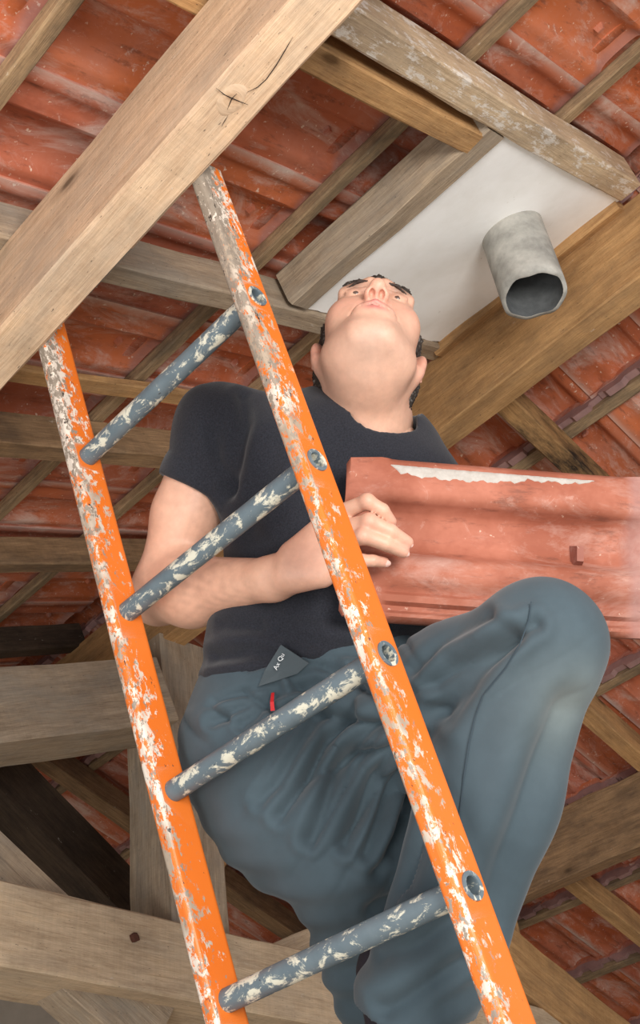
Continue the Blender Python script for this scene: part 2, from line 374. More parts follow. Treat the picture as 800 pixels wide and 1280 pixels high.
# knot and cracks on the big purlin
kn = hit(289, 124, (0, 0, 1), ZA0-.0005)
def knot(c, r, e1, e2, nrm, parent):
    v = [c+nrm*.0008]; f = []
    R = 22
    for j, (q, hgt) in enumerate(((.35, .0022), (.7, .0025), (1., .0003))):
        for k in range(R):
            a = 2*math.pi*k/R; rr = r*q*(1+.12*math.sin(2*a+j)+.05*math.sin(5*a))
            v.append(c+e1*rr*1.25*math.cos(a)+e2*rr*math.sin(a)+nrm*hgt)
    for k in range(R): f.append([0, 1+k, 1+(k+1) % R])
    for j in range(2):
        for k in range(R): f.append([1+j*R+k, 1+j*R+R+k, 1+j*R+R+(k+1) % R, 1+j*R+(k+1) % R])
    g = [(3+np.linalg.norm(np.array(p)-c)*6, (p-c) @ e1*.2, 7.3) for p in v]
    return obj('knot', v, f, W_TAN, parent, c, True, {'gc': ('FLOAT_VECTOR', g)})
def crack(pts, w, nrm, parent, mat=DARKM):
    pts = [np.asarray(p, float) for p in pts]; v = []; f = []
    for i, p in enumerate(pts):
        d = pts[min(i+1, len(pts)-1)]-pts[max(i-1, 0)]; s = np.cross(nrm, d); s /= np.linalg.norm(s)
        ww = w*(.15 if i in (0, len(pts)-1) else 1)
        v += [p-s*ww, p+nrm*.0008, p+s*ww]
    for i in range(len(pts)-1):
        a = i*3; f += [[a, a+1, a+4, a+3], [a+1, a+2, a+5, a+4]]
    return obj('crack', v, f, mat, parent, pts[0])
dn = np.array((0, 0, -1.))
knot(kn, .020, X, np.array((0, 1., 0)), dn, beamA)
HB = lambda x, y: hit(x, y, (0, 0, 1), ZA0-.0028)
crack([HB(270, 110), HB(280, 118), HB(290, 123), HB(300, 127), HB(310, 131)], .0008, dn, beamA)
crack([HB(284, 137), HB(287, 130), HB(290, 123), HB(296, 117)], .0007, dn, beamA)
crack([HB(309, 115), HB(322, 109), HB(333, 99), HB(345, 82), HB(357, 62), HB(366, 46)], .0007, dn, beamA)
crack([HB(277, 158), HB(281, 151), HB(285, 144)], .0006, dn, beamA)
# ------------------------------------------------------------------ truss
XT = -2.43; K = -XT/2.1
tr = tag(empty('roof_truss', (XT, 2.0, .9)), 'weathered grey timber king post truss standing behind the man', 'truss')
def T(y, z, x=XT): return np.array((x, y*K, z*K))
timber('tie_beam', (XT-.09, -1.0, 1.2275-.10), (XT-.09, 5.2, .913-.10), .21, .20, (0, 0, 1), W_PALE, tr, jit=.003, cham=.006)
timber('king_post', (XT-.115, 2.03, .96), (XT-.115, 2.03, zr+.02), .19, .2, (0, 1, 0), W_GREY, tr, jit=.003)
# principal rafters: top edge through photographed points
pa, pb = np.array((0, 1.366, 1.670)), np.array((0, 1.90, 1.878)); dv = (pb-pa)/np.linalg.norm(pb-pa); pn = np.array((0, -dv[2], dv[1]))
q0, q1 = pa-dv*2.4-pn*.105, pa+dv*.535-pn*.105
timber('principal_rafter', q0+X*(XT-.06), q1+X*(XT-.06), .20, .21, pn, W_GREY, tr, jit=.003)
pa, pb = np.array((0, 3.62, 1.148)), np.array((0, 3.94, 1.005)); dv = (pb-pa)/np.linalg.norm(pb-pa); pn = np.array((0, -dv[2], dv[1]))
timber('principal_rafter', pa-dv*1.55-pn*.10+X*(XT-.07), pa+dv*.75-pn*.10+X*(XT-.07), .19, .20, pn, W_HONEY, tr)
timber('cleat', (XT-.05, yp-.06, 1.10), (XT-.05, yp-.06, yp*.395+.10), .10, .11, (0, 1, 0), W_HONEY, tr)
a, b = np.array((0, 1.199*K, 1.105*K)), np.array((0, 1.457*K, .935*K)); dv = (b-a)/np.linalg.norm(b-a); pn = np.array((0, -dv[2], dv[1]))
timber('strut', a-dv*.25-pn*.10+X*(XT-.11), b+dv*.33-pn*.10+X*(XT-.11), .12, .20, pn, W_GREY, tr)
a, b = T(1.715, .98), T(2.12, 1.62); timber('strut', a+X*-.10, b+X*-.10, .10, .13, (0, 1, 0), W_HONEY, tr)
a, b = T(1.80, .80), T(2.75, 1.20); timber('strut', a+X*-.12, b+X*-.12, .08, .13, (0, 0, 1), W_PALE, tr)
bp = hit(168, 1172, (1, 0, 0), XT+.017)
v = []; f = []
for j, (r, dx) in enumerate(((.0125, -.004), (.0125, .004), (.008, .007))):
    for k in range(8): a = math.pi*2*(k+.5)/8; q = (1+.12*math.sin(3*k)); v.append(bp+np.array((dx, r*q*math.cos(a)*(1.1 if k % 2 else 1), r*q*math.sin(a))))
for j in range(2):
    for k in range(8): f.append([j*8+k, j*8+(k+1) % 8, j*8+8+(k+1) % 8, j*8+8+k])
f += [[7-k for k in range(8)], [16+k for k in range(8)]]
tag(obj('bolt_head', v, f, RUST, tr), 'rusty square bolt head')
a, b = hit(-40, 935, (1, 0, 0), -2.95), hit(215, 1195, (1, 0, 0), -2.95)
br = timber('brace', a, b, .14, .15, (0, .6, .8), W_DARK); tag(br, 'diagonal brace, darkened for shade, in the gap behind the king post', 'beam')  # dark wood carries the shade of the gap in its colour
# ------------------------------------------------------------------ boarded frame with plaster panel and flue pipe
DP = 1.31
fr = timber('trimmed_rafter', s1(-.545, .9, DP+.045), s1(-.545, 2.60, DP+.045), .062, .09, N1, W_SPLASH, jit=.003)
tag(fr, 'whitewashed splashed rafter along the upper edge of the plaster panel', 'rafter')
bo = timber('board', s1(-.622, 1.05, DP+.035), s1(-.622, 2.0, DP+.035), .055, .07, N1, W_HONEY); tag(bo, 'orange-brown board fixed beside the whitewashed rafter', 'board')
tm = timber('trimmer', s1(-1.155, 1.998, DP+.045), s1(-.58, 2.018, DP+.045), .075, .09, N1, W_GREY, jit=.004, cham=.009); tag(tm, 'split grey trimmer along one edge of the plaster panel', 'board')
st = timber('fillet', s1(-1.19, 2.625, DP+.004), s1(-.585, 2.625, DP+.004), .05, .03, N1, W_HONEY); tag(st, 'narrow honey fillet between plaster panel and ridge beam', 'board')
# plaster slab with uneven edge and dents
nu, nv = 36, 34; v = []; f = []
XA, XB, VA, VB = -1.166, -.578, 2.045, 2.612
for j in range(nv+1):
    for i in range(nu+1):
        a, b = i/nu, j/nv
        e = .004*math.sin(a*31+b*7)+.003*math.sin(b*47)
        x = XA+(XB-XA)*a+(e if i in (0, nu) else 0); q = VA+(VB-VA)*b+(e if j in (0, nv) else 0)
        z = .003*math.sin(a*9+1)*math.sin(b*8)
        v.append(s1(x, q, DP+.012+z))
for j in range(nv):
    for i in range(nu): p = j*(nu+1)+i; f.append([p, p+nu+1, p+nu+2, p+1])
base = len(v)
for (x, q) in ((XA, VA), (XB, VA), (XB, VB), (XA, VB)): v.append(s1(x, q, DP+.05))
f.append([base, base+1, base+2, base+3])
bt = [i for i in range(nu+1)]; tp = [nv*(nu+1)+i for i in range(nu+1)]; lf = [j*(nu+1) for j in range(nv+1)]; rt = [j*(nu+1)+nu for j in range(nv+1)]
for sd_, ca, cb in ((bt, base, base+1), (rt, base+1, base+2), (list(reversed(tp)), base+2, base+3), (list(reversed(lf)), base+3, base)):
    f.append(sd_+[cb, ca])
pp = obj('plaster_panel', v, f, PLASTER, smooth=False); tag(pp, 'white plastered panel closing the frame above the head of the man', 'panel')
# flue pipe hanging straight down through the plaster
ptop = hit(640, 290, N1, DP+.012); pb_ = hit(657, 369, (1, 0, 0), ptop[0])
ax = np.array((0, 0, 1.)); R1, R0 = .075, .064
bz = None
for zz in np.linspace(ptop[2]-.3, ptop[2], 301):
    q = np.array((ptop[0], ptop[1], zz)); d = q @ FW; py = 640-F*(q @ UP)/d
    if py <= 369: bz = zz; break
n = 40; v = []; f = []
rows = [(R1, ptop[2]+.10), (R1, ptop[2]), (R1*.995, bz+.03), (R1*.985, bz), (R0*1.01, bz), (R0, bz+.06), (R0, ptop[2]+.10)]
for j, (r, z) in enumerate(rows):
    for k in range(n):
        a = 2*math.pi*k/n; jz = .004*math.sin(3*a+1)+.0025*math.sin(7*a) if j in (3, 4) else 0
        v.append((ptop[0]+r*math.cos(a), ptop[1]+r*math.sin(a), z+jz))
for j in range(len(rows)-1):
    for k in range(n): f.append([j*n+k, j*n+n+k, j*n+n+(k+1) % n, j*n+(k+1) % n])
pipe = tag(empty('flue_pipe', (ptop[0], ptop[1], bz)), 'grey fibre cement flue pipe stub hanging from the white plaster', 'pipe')
vv = np.array(v)
obj('pipe_wall', vv[:n*5], [q for q in f if max(q) < n*5], CEMENT, pipe, smooth=True)
obj('pipe_bore', vv[n*4:], [[i-n*4 for i in q] for q in f if min(q) >= n*4], SOOT, pipe, smooth=True)
# ------------------------------------------------------------------ ladder
DLD = 1.079; SP = .28; xL, xR = -1.083*DLD, -.697*DLD            # inner face of far stile, outer face of near stile
SW, SD = .024, .058
cL, cR = xL-SW/2, xR-SW/2
def lp(x, s, n=0): return X*x+VL*s+NL*(DLD+n)
sT = 1.272; sB = (-Z0-NL[2]*DLD)/VL[2]+.01
lad = tag(empty('ladder', lp((xL+xR)/2, sB)), 'orange metal ladder with chipped paint and grey rungs in front of the man', 'ladder')
rungS = [(.9318-.2598*k)*DLD for k in range(0, 11)]
rungS = [s for s in rungS if s > sB+.1]
def stile(x, top):
    r = .0075; ring = []
    for cx, cy, a0 in ((SW/2-r, SD/2-r, 0), (-SW/2+r, SD/2-r, 90), (-SW/2+r, -SD/2+r, 180), (SW/2-r, -SD/2+r, 270)):
        for k in range(5): a = math.radians(a0+22.5*k); ring.append((cx+r*math.cos(a), cy+r*math.sin(a)))
    n = len(ring); S = np.arange(sB, top, .05).tolist()+[top]; v = []; g = []; w = []
    off = RNG.uniform(-9, 9, 3)
    for s in S:
        for (p, q) in ring:
            v.append(lp(x+p, s, q)); g.append(off+np.array((s, p, q)))
            hi = np.clip((s-.55)/.7, 0, 1); side = 1 if q < -SD*.36 else 0
            w.append(.22+side*(.55+.25*hi)+hi*hi*(.55 if x > -1 else .25))
    f = [[i*n+k, i*n+(k+1) % n, i*n+n+(k+1) % n, i*n+n+k] for i in range(len(S)-1) for k in range(n)]
    f += [[n-1-k for k in range(n)], [(len(S)-1)*n+k for k in range(n)]]
    o = obj('stile', v, f, ORANGE, lad, attrs={'gc': ('FLOAT_VECTOR', g), 'wear': ('FLOAT', w)})
    return o
RR = .0155
def tube(p0, p1, r, ri, name, mat, parent, n=24, attr=True):
    p0, p1 = np.asarray(p0), np.asarray(p1); d = p1-p0; ln = np.linalg.norm(d); d /= ln
    e1 = np.cross(d, (.3, .2, 1)); e1 /= np.linalg.norm(e1); e2 = np.cross(d, e1); v = []; f = []; g = []; off = RNG.uniform(-9, 9, 3)
    seq = [(r, 0), (r, ln*.5), (r, ln), (ri, ln), (ri, 0)]
    for rr, t in seq:
        for k in range(n):
            a = 2*math.pi*k/n; v.append(p0+d*t+(e1*math.cos(a)+e2*math.sin(a))*rr); g.append(off+np.array((t, rr*math.cos(a), rr*math.sin(a))))
    m_ = len(seq)
    for j in range(m_):
        for k in range(n): j2 = (j+1) % m_; f.append([j*n+k, j*n+(k+1) % n, j2*n+(k+1) % n, j2*n+k])
    return obj(name, v, f, mat, parent, smooth=False, attrs={'gc': ('FLOAT_VECTOR', g)})
def cut(o, cutters):
    for c in cutters:
        md = o.modifiers.new('b', 'BOOLEAN'); md.operation = 'DIFFERENCE'; md.solver = 'EXACT'; md.object = c
    dg = bpy.context.evaluated_depsgraph_get(); me = bpy.data.meshes.new_from_object(o.evaluated_get(dg)); o.modifiers.clear(); o.data = me
for x, top in ((cL, sT+.06), (cR, sT-.005)):
    st_ = stile(x, top)
    v = []; f = []
    for s in rungS:
        o = len(v); c0, c1 = lp(x-.05, s), lp(x+.05, s); n = 20
        for c in (c0, c1):
            for k in range(n): a = 2*math.pi*k/n; v.append(c+(NL*math.cos(a)+VL*math.sin(a))*(RR+.0002))
        f += [[o+k, o+(k+1) % n, o+n+(k+1) % n, o+n+k] for k in range(n)]+[[o+n-1-k for k in range(n)], [o+n+k for k in range(n)]]
    cu = obj('cutter', v, f, ORANGE); bpy.context.view_layer.update(); cut(st_, [cu]); bpy.data.objects.remove(cu)
for s in rungS:
    rg = tube(lp(xL-SW-.001, s), lp(xR+.0012, s), RR, RR-.0045, 'rung', GREY, lad, 44)
    
    # swaged ring where the rung comes through the stile
    tube(lp(xR-.0005, s), lp(xR+.0022, s), RR+.0012, RR-.004, 'rung_collar', GREY, rg, 28)
# ------------------------------------------------------------------ the tile in his hands
HW, HL = .238, .44
tp0 = pd(432, 771, 1.605); e_v = pd(822, 798, 1.63)-tp0; e_v /= np.linalg.norm(e_v)
e_u = pd(425, 566, 1.66)-pd(462, 770, 1.605); e_u -= e_v*(e_u @ e_v); e_u /= np.linalg.norm(e_u)
e_w = np.cross(e_u, e_v)
hm = tile_mesh('held_tile', HW, HL, TERRA_HELD, True, False)
# mortar smear on the rim: a thin uneven layer on the upper roll
ht = bpy.data.objects.new('held_roof_tile', hm); COL.objects.link(ht)
org = pd(424, 771, 1.60)+e_w*.0
ht.matrix_world = Matrix.Translation(Vector(org)+Vector((0, 0, Z0))) @ Matrix((e_u, e_v, e_w)).transposed().to_4x4(); ORG[ht] = org
tag(ht, 'loose terracotta roof tile with a mortar smear, held by the man', 'roof tile')
MORTAR = plain('lime_mortar', srgb(192, 188, 182), .95, srgb(150, 140, 130), 60, .6)
v = []; f = []; nn = 60
us = np.array([p[0] for p in HPROF]); zs = np.array([p[1] for p in HPROF])
for i in range(nn+1):
    q = i/nn; y = .062+.30*q
    hi_ = .955-.006*q; lo_ = hi_-(.035+.05*math.sin(min(1, q*1.5)*math.pi)**.5*(1-.45*q)+.008*math.sin(i*.9)+.006*math.sin(i*2.3))*min(1, i/3, (nn-i)/5)-.004
    for k in range(7):
        u_ = lo_+(hi_-lo_)*k/6
        v.append((u_*HW, y, np.interp(u_, us, zs)-(.0018+.0008*math.sin(i*1.7+k*2) if 0 < k < 6 and 0 < i < nn else -.0005)))
for i in range(nn):
    for k in range(6): p = i*7+k; f.append([p, p+1, p+8, p+7])
me = bpy.data.meshes.new('mortar_smear'); me.from_pydata(v, [], f); me.materials.append(MORTAR)
o = bpy.data.objects.new('mortar_smear', me); COL.objects.link(o); o.parent = ht; o['label'] = 'pale lime mortar smear'; me.polygons.foreach_set('use_smooth', [True]*len(me.polygons))
# ------------------------------------------------------------------ the man: implicit surfaces
class Field:
    def __init__(s, lo, hi, h):
        s.h = h; s.ax = [np.arange(lo[i], hi[i]+h, h).astype(np.float32) for i in range(3)]
        s.D = np.full([len(a) for a in s.ax], .2, np.float32)
    def sl(s, lo, hi):
        r = []
        for i in range(3):
            a, b = np.searchsorted(s.ax[i], [lo[i], hi[i]]); r.append(slice(max(a-1, 0), min(b+1, len(s.ax[i]))))
        return tuple(r)
    def grid(s, r): return s.ax[0][r[0]][:, None, None], s.ax[1][r[1]][None, :, None], s.ax[2][r[2]][None, None, :]
    def put(s, fn, lo, hi, k, sub=False):
        mg = k+4*s.h; r = s.sl(np.asarray(lo)-mg, np.asarray(hi)+mg)
        if any(q.stop-q.start < 2 for q in r): return
        d = fn(*s.grid(r)).astype(np.float32); a = s.D[r]
        if sub: a = -a
        h = np.maximum(k-np.abs(a-d), 0)/max(k, 1e-6)
        m_ = np.minimum(a, d)-h*h*k*.25
        s.D[r] = -m_ if sub else m_
    def cone(s, a, b, ra, rb, k=.02, flat=None, sub=False, clip=None):
        a, b = np.asarray(a, float), np.asarray(b, float); ba = b-a; bb = max(ba @ ba, 1e-12)
        def fn(x, y, z):
            px, py, pz = x-a[0], y-a[1], z-a[2]
            t = np.clip((px*ba[0]+py*ba[1]+pz*ba[2])/bb, 0, 1)
            px, py, pz = px-t*ba[0], py-t*ba[1], pz-t*ba[2]
            if flat is not None:
                n_, fl = flat; q = (px*n_[0]+py*n_[1]+pz*n_[2])*(1/fl-1); px, py, pz = px+n_[0]*q, py+n_[1]*q, pz+n_[2]*q
            d = np.sqrt(px*px+py*py+pz*pz)-(ra+(rb-ra)*t)
            d = d*(flat[1] if flat is not None else 1)
            if clip is not None: d = np.maximum(d, (x-clip[0][0])*clip[1][0]+(y-clip[0][1])*clip[1][1]+(z-clip[0][2])*clip[1][2])
            return d
        R = max(ra, rb); s.put(fn, np.minimum(a, b)-R, np.maximum(a, b)+R, k, sub)
    def ell(s, c, M, r, k=.02, sub=False):
        c = np.asarray(c, float); M = np.asarray(M, float); r = np.asarray(r, float)
        def fn(x, y, z):
            p = (x-c[0], y-c[1], z-c[2]); k0 = 0; k1 = 0
            for i in range(3):
                q = (p[0]*M[i][0]+p[1]*M[i][1]+p[2]*M[i][2])/r[i]; k0 = k0+q*q; k1 = k1+(q/r[i])**2
            k0 = np.sqrt(k0); k1 = np.sqrt(k1); return k0*(k0-1)/np.maximum(k1, 1e-6)
        s.put(fn, c-r.max(), c+r.max(), k, sub)
    def plane(s, p, n_, k=.004):                # remove the side n points to
        p = np.asarray(p, float); x, y, z = s.grid((slice(None),)*3)
        d = (x-p[0])*n_[0]+(y-p[1])*n_[1]+(z-p[2])*n_[2]; s.D = np.maximum(s.D, d.astype(np.float32))
    def mesh(s, it=1):
        D = s.D; S = D < 0; ax = s.ax; sh = np.array(D.shape)-1
        cnt = np.zeros(sh, np.int8)
        for i in (0, 1):
            for j in (0, 1):
                for k in (0, 1): cnt += S[i:sh[0]+i, j:sh[1]+j, k:sh[2]+k]
        act = (cnt > 0) & (cnt < 8); I = np.argwhere(act); idx = np.full(sh, -1, np.int32); idx[act] = np.arange(len(I))
        acc = np.zeros((len(I), 3)); num = np.zeros(len(I)); C = [(i, j, k) for i in (0, 1) for j in (0, 1) for k in (0, 1)]
        P = [np.stack([ax[q][I[:, q]+c[q]] for q in range(3)], 1) for c in C]; V = [D[I[:, 0]+c[0], I[:, 1]+c[1], I[:, 2]+c[2]] for c in C]
        for a in range(8):
            for b in range(a+1, 8):
                if sum(abs(C[a][q]-C[b][q]) for q in range(3)) != 1: continue
                mk = (V[a] < 0) != (V[b] < 0); t = np.where(mk, V[a]/np.where(mk, V[a]-V[b], 1), 0)
                acc += np.where(mk[:, None], P[a]+(P[b]-P[a])*t[:, None], 0); num += mk
        v = acc/num[:, None]; fs = []
        for q in range(3):
            o = [(q+1) % 3, (q+2) % 3]
            s0 = [slice(None)]*3; s1_ = [slice(None)]*3; s0[q] = slice(0, -1); s1_[q] = slice(1, None)
            A, B = S[tuple(s0)], S[tuple(s1_)]; E_ = np.argwhere(A != B); E_ = E_[(E_[:, o[0]] > 0) & (E_[:, o[1]] > 0) & (E_[:, o[0]] < sh[o[0]]) & (E_[:, o[1]] < sh[o[1]])]
            ins = A[tuple(E_.T)]
            def at(d0, d1):
                e = E_.copy(); e[:, o[0]] += d0; e[:, o[1]] += d1; return idx[tuple(e.T)]
            qd = np.stack([at(-1, -1), at(0, -1), at(0, 0), at(-1, 0)], 1)
            qd[~ins] = qd[~ins][:, ::-1]; fs.append(qd)
        f = np.concatenate(fs); f = f[(f >= 0).all(1)]
        for _ in range(it): v = smooth(v, f, .5)
        return v, f
def smooth(v, f, w):
    a = np.zeros_like(v); n = np.zeros(len(v))
    for i in range(4):
        for j in (1, 3):
            np.add.at(a, f[:, i], v[f[:, (i+j) % 4]]); np.add.at(n, f[:, i], 1)
    return v+(a/np.maximum(n, 1)[:, None]-v)*w
def vnormals(v, f):
    n = np.cross(v[f[:, 2]]-v[f[:, 0]], v[f[:, 3]]-v[f[:, 1]]); o = np.zeros_like(v)
    for i in range(4): np.add.at(o, f[:, i], n)
    return o/np.maximum(np.linalg.norm(o, axis=1), 1e-9)[:, None]
def wob(p, sc, seed):                                   # cheap smooth noise
    rg = np.random.default_rng(seed); o = 0
    for i in range(5):
        d = rg.normal(size=3); d /= np.linalg.norm(d); o = o+np.sin(p @ d*sc*rg.uniform(.7, 1.6)+rg.uniform(0, 6.28))
    return o/5
def unit(a): return a/np.linalg.norm(a)
J = {k: pd(*v) for k, v in dict(neck=(455, 528, 1.86), shR=(272, 532, 1.86), shL=(585, 668, 1.84), elR=(203, 738, 1.84), wrR=(343, 723, 1.655),
     chest=(424, 625, 1.85), waist=(400, 820, 1.76), pelv=(387, 920, 1.72), hipR=(335, 950, 1.72), hipL=(455, 930, 1.68),
     knL=(672, 812, 1.45), anL=(508, 1290, 1.41), knR=(414, 1056, 1.60), elL=(690, 735, 1.86), wrL=(745, 690, 1.735)).items()}
J['anR'] = pd(545, 1440, 1.64)
shd = unit(J['shL']-J['shR']); spine = unit(J['neck']-J['pelv']); nF = unit(np.cross(shd, spine))
if nF @ FW > 0: nF = -nF
# --- head frame
hc = pd(461, 446, 1.82); zr_ = unit(hc); ro = math.radians(7)
rr_ = RT*math.cos(ro)-UP*math.sin(ro); rr_ = unit(rr_-zr_*(rr_ @ zr_)); uu_ = np.cross(-zr_, rr_)
th = math.radians(64); hf = math.sin(th)*uu_-math.cos(th)*zr_; hh = math.cos(th)*uu_+math.sin(th)*zr_; hs = rr_
HM = np.array((hs, hf, hh))
def H(s, f, h): return hc+hs*s+hf*f+hh*h
def HF(s, f, h): return H(s, f+.012, h)
def two(fn):
    for q in (-1, 1): fn(q)
G = Field(hc-.21, hc+.21, .0024)
G.ell(H(0, -.018, .052), HM, (.077, .096, .084), .02)
G.ell(H(0, .036, .012), HM, (.066, .066, .085), .03)
G.ell(H(0, .044, -.040), HM, (.050, .048, .048), .03)
two(lambda q: G.cone(H(q*.055, .006, -.030), H(q*.046, .022, -.060), .016, .017, .03))
two(lambda q: G.cone(H(q*.046, .022, -.060), H(q*.020, .070, -.084), .018, .014, .03))
G.ell(H(0, .078, -.078), HM, (.022, .014, .013), .034)                          # chin
G.ell(H(0, .026, -.066), HM, (.048, .055, .026), .035)                           # floor of the mouth
two(lambda q: G.ell(HF(q*.047, .046, -.002), HM, (.020, .022, .024), .035))      # cheekbones
two(lambda q: G.cone(HF(q*.012, .092, .043), HF(q*.050, .070, .046), .011, .010, .015))   # brow
two(lambda q: G.ell(HF(q*.032, .094, .026), HM, (.017, .016, .012), .012, True))          # sockets
two(lambda q: G.ell(HF(q*.032, .076, .026), HM, (.0145, .0130, .0125), .004))             # eyeballs under lids
two(lambda q: G.cone(HF(q*.019, .0875, .0285), HF(q*.046, .080, .028), .0042, .0036, .003))  # upper lids
G.cone(HF(0, .086, .036), HF(0, .110, -.002), .0080, .0100, .012)                 # nose
G.ell(HF(0, .109, -.006), HM, (.0115, .011, .010), .008)
two(lambda q: G.ell(HF(q*.0118, .098, -.013), HM, (.0078, .011, .0080), .007))
G.cone(HF(0, .094, -.017), HF(0, .106, -.014), .0035, .0035, .005)
two(lambda q: G.ell(HF(q*.0074, .1020, -.0190), HM, (.0046, .0078, .0110), .0015, True))  # nostrils
G.ell(HF(0, .079, -.045), HM, (.030, .019, .020), .015)                          # muzzle
for a, b, r in ((-.024, -.010, .0045), (-.010, 0, .0058), (0, .010, .0058), (.010, .024, .0045)):
    G.cone(HF(a, .0975-abs(a)*.42, -.0415-abs(a)*.12), HF(b, .0975-abs(b)*.42, -.0415-abs(b)*.12), r, r, .004)
for a, b, r in ((-.021, 0, .0058), (0, .021, .0058)):
    G.cone(HF(a, .0890-abs(a)*.36, -.053+abs(a)*.12), HF(b, .0890-abs(b)*.36, -.053+abs(b)*.12), r if a else .007, r if b else .007, .004)
for q in (-1, 1): G.cone(HF(0, .0985, -.0475), HF(q*.024, .0885, -.0470), .0016, .0012, .002, None, True)
two(lambda q: G.cone(HF(q*.024, .088, -.020), HF(q*.034, .074, -.046), .0010, .0008, .008, None, True))
# ears
def ear(q):
    e = unit(hs*q*.80-hf*.45); e2 = unit(np.cross(e, hh)); M = np.array((e, e2, hh)); c = H(q*.080, -.012, .004)
    G.ell(c, M, (.010, .019, .031), .006)
    G.ell(c-hh*.024+hf*.004, M, (.008, .011, .012), .006)
    G.ell(c+e*.011+hf*.001, M, (.007, .012, .022), .003, True)
    G.cone(c+e*.007-hf*.012+hh*.024, c+e*.007-hf*.016-hh*.006, .0035, .003, .003)
    G.cone(c+e*.007+hf*.010+hh*.022, c+e*.007-hf*.010+hh*.028, .0035, .0035, .003)
two(ear)
# neck
nb = J['neck']
G.cone(H(0, -.022, -.030), nb-nF*.01, .062, .073, .03)
G.cone(H(0, .010, -.062), nb+nF*.026+spine*-.005, .034, .034, .05)
two(lambda q: G.cone(H(q*.062, -.018, -.030), nb+nF*.050+hs*q*.018-spine*.01, .013, .012, .022))
G.cone(nb-nF*.01, nb-spine*.10, .073, .09, .03)
headV, headF = G.mesh(1)
loc = (headV-hc) @ HM.T
skin = np.array(srgb(210, 164, 140)); red = np.array(srgb(206, 136, 120)); stub = np.array(srgb(176, 148, 132)); lip = np.array(srgb(190, 112, 108))
def gs(p, c, r): return np.exp(-(((p-np.array(c))/np.array(r))**2).sum(1))[:, None]
loc[:, 1] -= np.where(loc[:, 1] > .03, .012, 0); col = np.tile(skin, (len(headV), 1))
for c, r, cc, am in (((0, .09, -.02), (.035, .03, .02), red, .5), ((-.05, .06, -.01), (.02, .03, .02), red, .35), ((.05, .06, -.01), (.02, .03, .02), red, .35),
                     ((0, .055, -.095), (.045, .05, .04), stub, .7), ((-.045, .03, -.06), (.02, .04, .03), stub, .45), ((.045, .03, -.06), (.02, .04, .03), stub, .45), ((0, .1, -.032), (.02, .02, .008), stub, .35),
                     ((0, .1, -.0415), (.02, .02, .0055), lip, .9), ((0, .1, -.053), (.018, .02, .0058), lip, .9), ((-.085, -.01, 0), (.012, .03, .04), red, .6), ((.085, -.01, 0), (.012, .03, .04), red, .6),
                     ((-.032, .09, .026), (.016, .02, .006), np.array(srgb(120, 84, 72)), .5), ((.032, .09, .026), (.016, .02, .006), np.array(srgb(120, 84, 72)), .5)):
    w_ = gs(loc, c, r)*am; col = col*(1-w_)+cc*w_
bro = np.maximum(gs(loc, (-.034, .082, .044), (.018, .02, .0075)), gs(loc, (.034, .082, .044), (.018, .02, .0075)))*.85
col = col*(1-bro)+np.array(srgb(60, 46, 38))*bro
# --- right arm and hand
fl_ = unit(J['wrR']-J['elR']); an = unit(np.cross(fl_, zr_))
KN = dict(i=[(414, 646, 1.612), (459, 627, 1.583), (478, 638, 1.583), (488, 652, 1.592)], m=[(418, 664, 1.603), (461, 652, 1.572), (488, 664, 1.574), (509, 678, 1.585)],
          r=[(421, 684, 1.598), (454, 670, 1.566), (482, 680, 1.569), (504, 690, 1.581)], p=[(424, 705, 1.598), (450, 701, 1.578), (466, 701, 1.578), (480, 703, 1.587)])
pts = [pd(*q) for c in KN.values() for q in c]+[J['shR'], J['elR'], J['wrR']]
lo, hi = np.min(pts, 0)-.09, np.max(pts, 0)+.09
G = Field(lo, hi, .0028)
bi = unit(np.cross(unit(J['elR']-J['shR']), zr_))
G.cone(J['shR'], J['shR']*.45+J['elR']*.55, .058, .055, .02); G.cone(J['shR']*.45+J['elR']*.55, J['elR'], .055, .043, .02)
fm = J['elR']*.72+J['wrR']*.28
G.cone(J['elR'], fm-UP*.004, .045, .053, .03); G.cone(fm-UP*.004, J['wrR'], .053, .029, .03, (zr_, .88))
G.ell(J['elR']-RT*.010-UP*.018, np.eye(3), (.036, .036, .036), .02)
pc = pd(386, 698, 1.618); pn_ = unit(np.cross(pd(*KN['i'][0])-pd(*KN['p'][0]), pc-J['wrR']))
G.cone(J['wrR'], pd(372, 709, 1.632), .028, .029, .02, (zr_, .75))
for nm, tq in (('i', .0), ('m', .33), ('r', .66), ('p', 1.)):
    st0 = pd(366, 690+28*tq, 1.635-.012*tq); G.cone(st0, pd(*KN[nm][0]), .017, .0135, .012)
G.cone(pd(362, 722, 1.628), pd(404, 722, 1.606), .019, .014, .02)          # heel of the hand, little finger side
for nm, r in (('i', .0106), ('m', .0110), ('r', .0106), ('p', .0092)):
    P_ = [pd(*q) for q in KN[nm]]
    G.cone(P_[0], P_[1], r*1.18, r*1.02, .005); G.cone(P_[1], P_[2], r*1.02, r*.92, .004); G.cone(P_[2], P_[3], r*.92, r*.84, .003)
    G.ell(P_[1]-zr_*.002, np.eye(3), (r*1.06,)*3, .004)
tb = [pd(378, 688, 1.64), pd(408, 668, 1.668), pd(440, 655, 1.675), pd(462, 648, 1.670)]
for i, (ra, rb) in enumerate(((.017, .013), (.0125, .011), (.011, .009))): G.cone(tb[i], tb[i+1], ra, rb, .008)
armV, armF = G.mesh(1)
acol = np.tile(skin*.985, (len(armV), 1))
for nm in KN:
    for q in (1, 3):
        w_ = gs(armV, pd(*KN[nm][q]), (.012,)*3)*.45; acol = acol*(1-w_)+red*w_
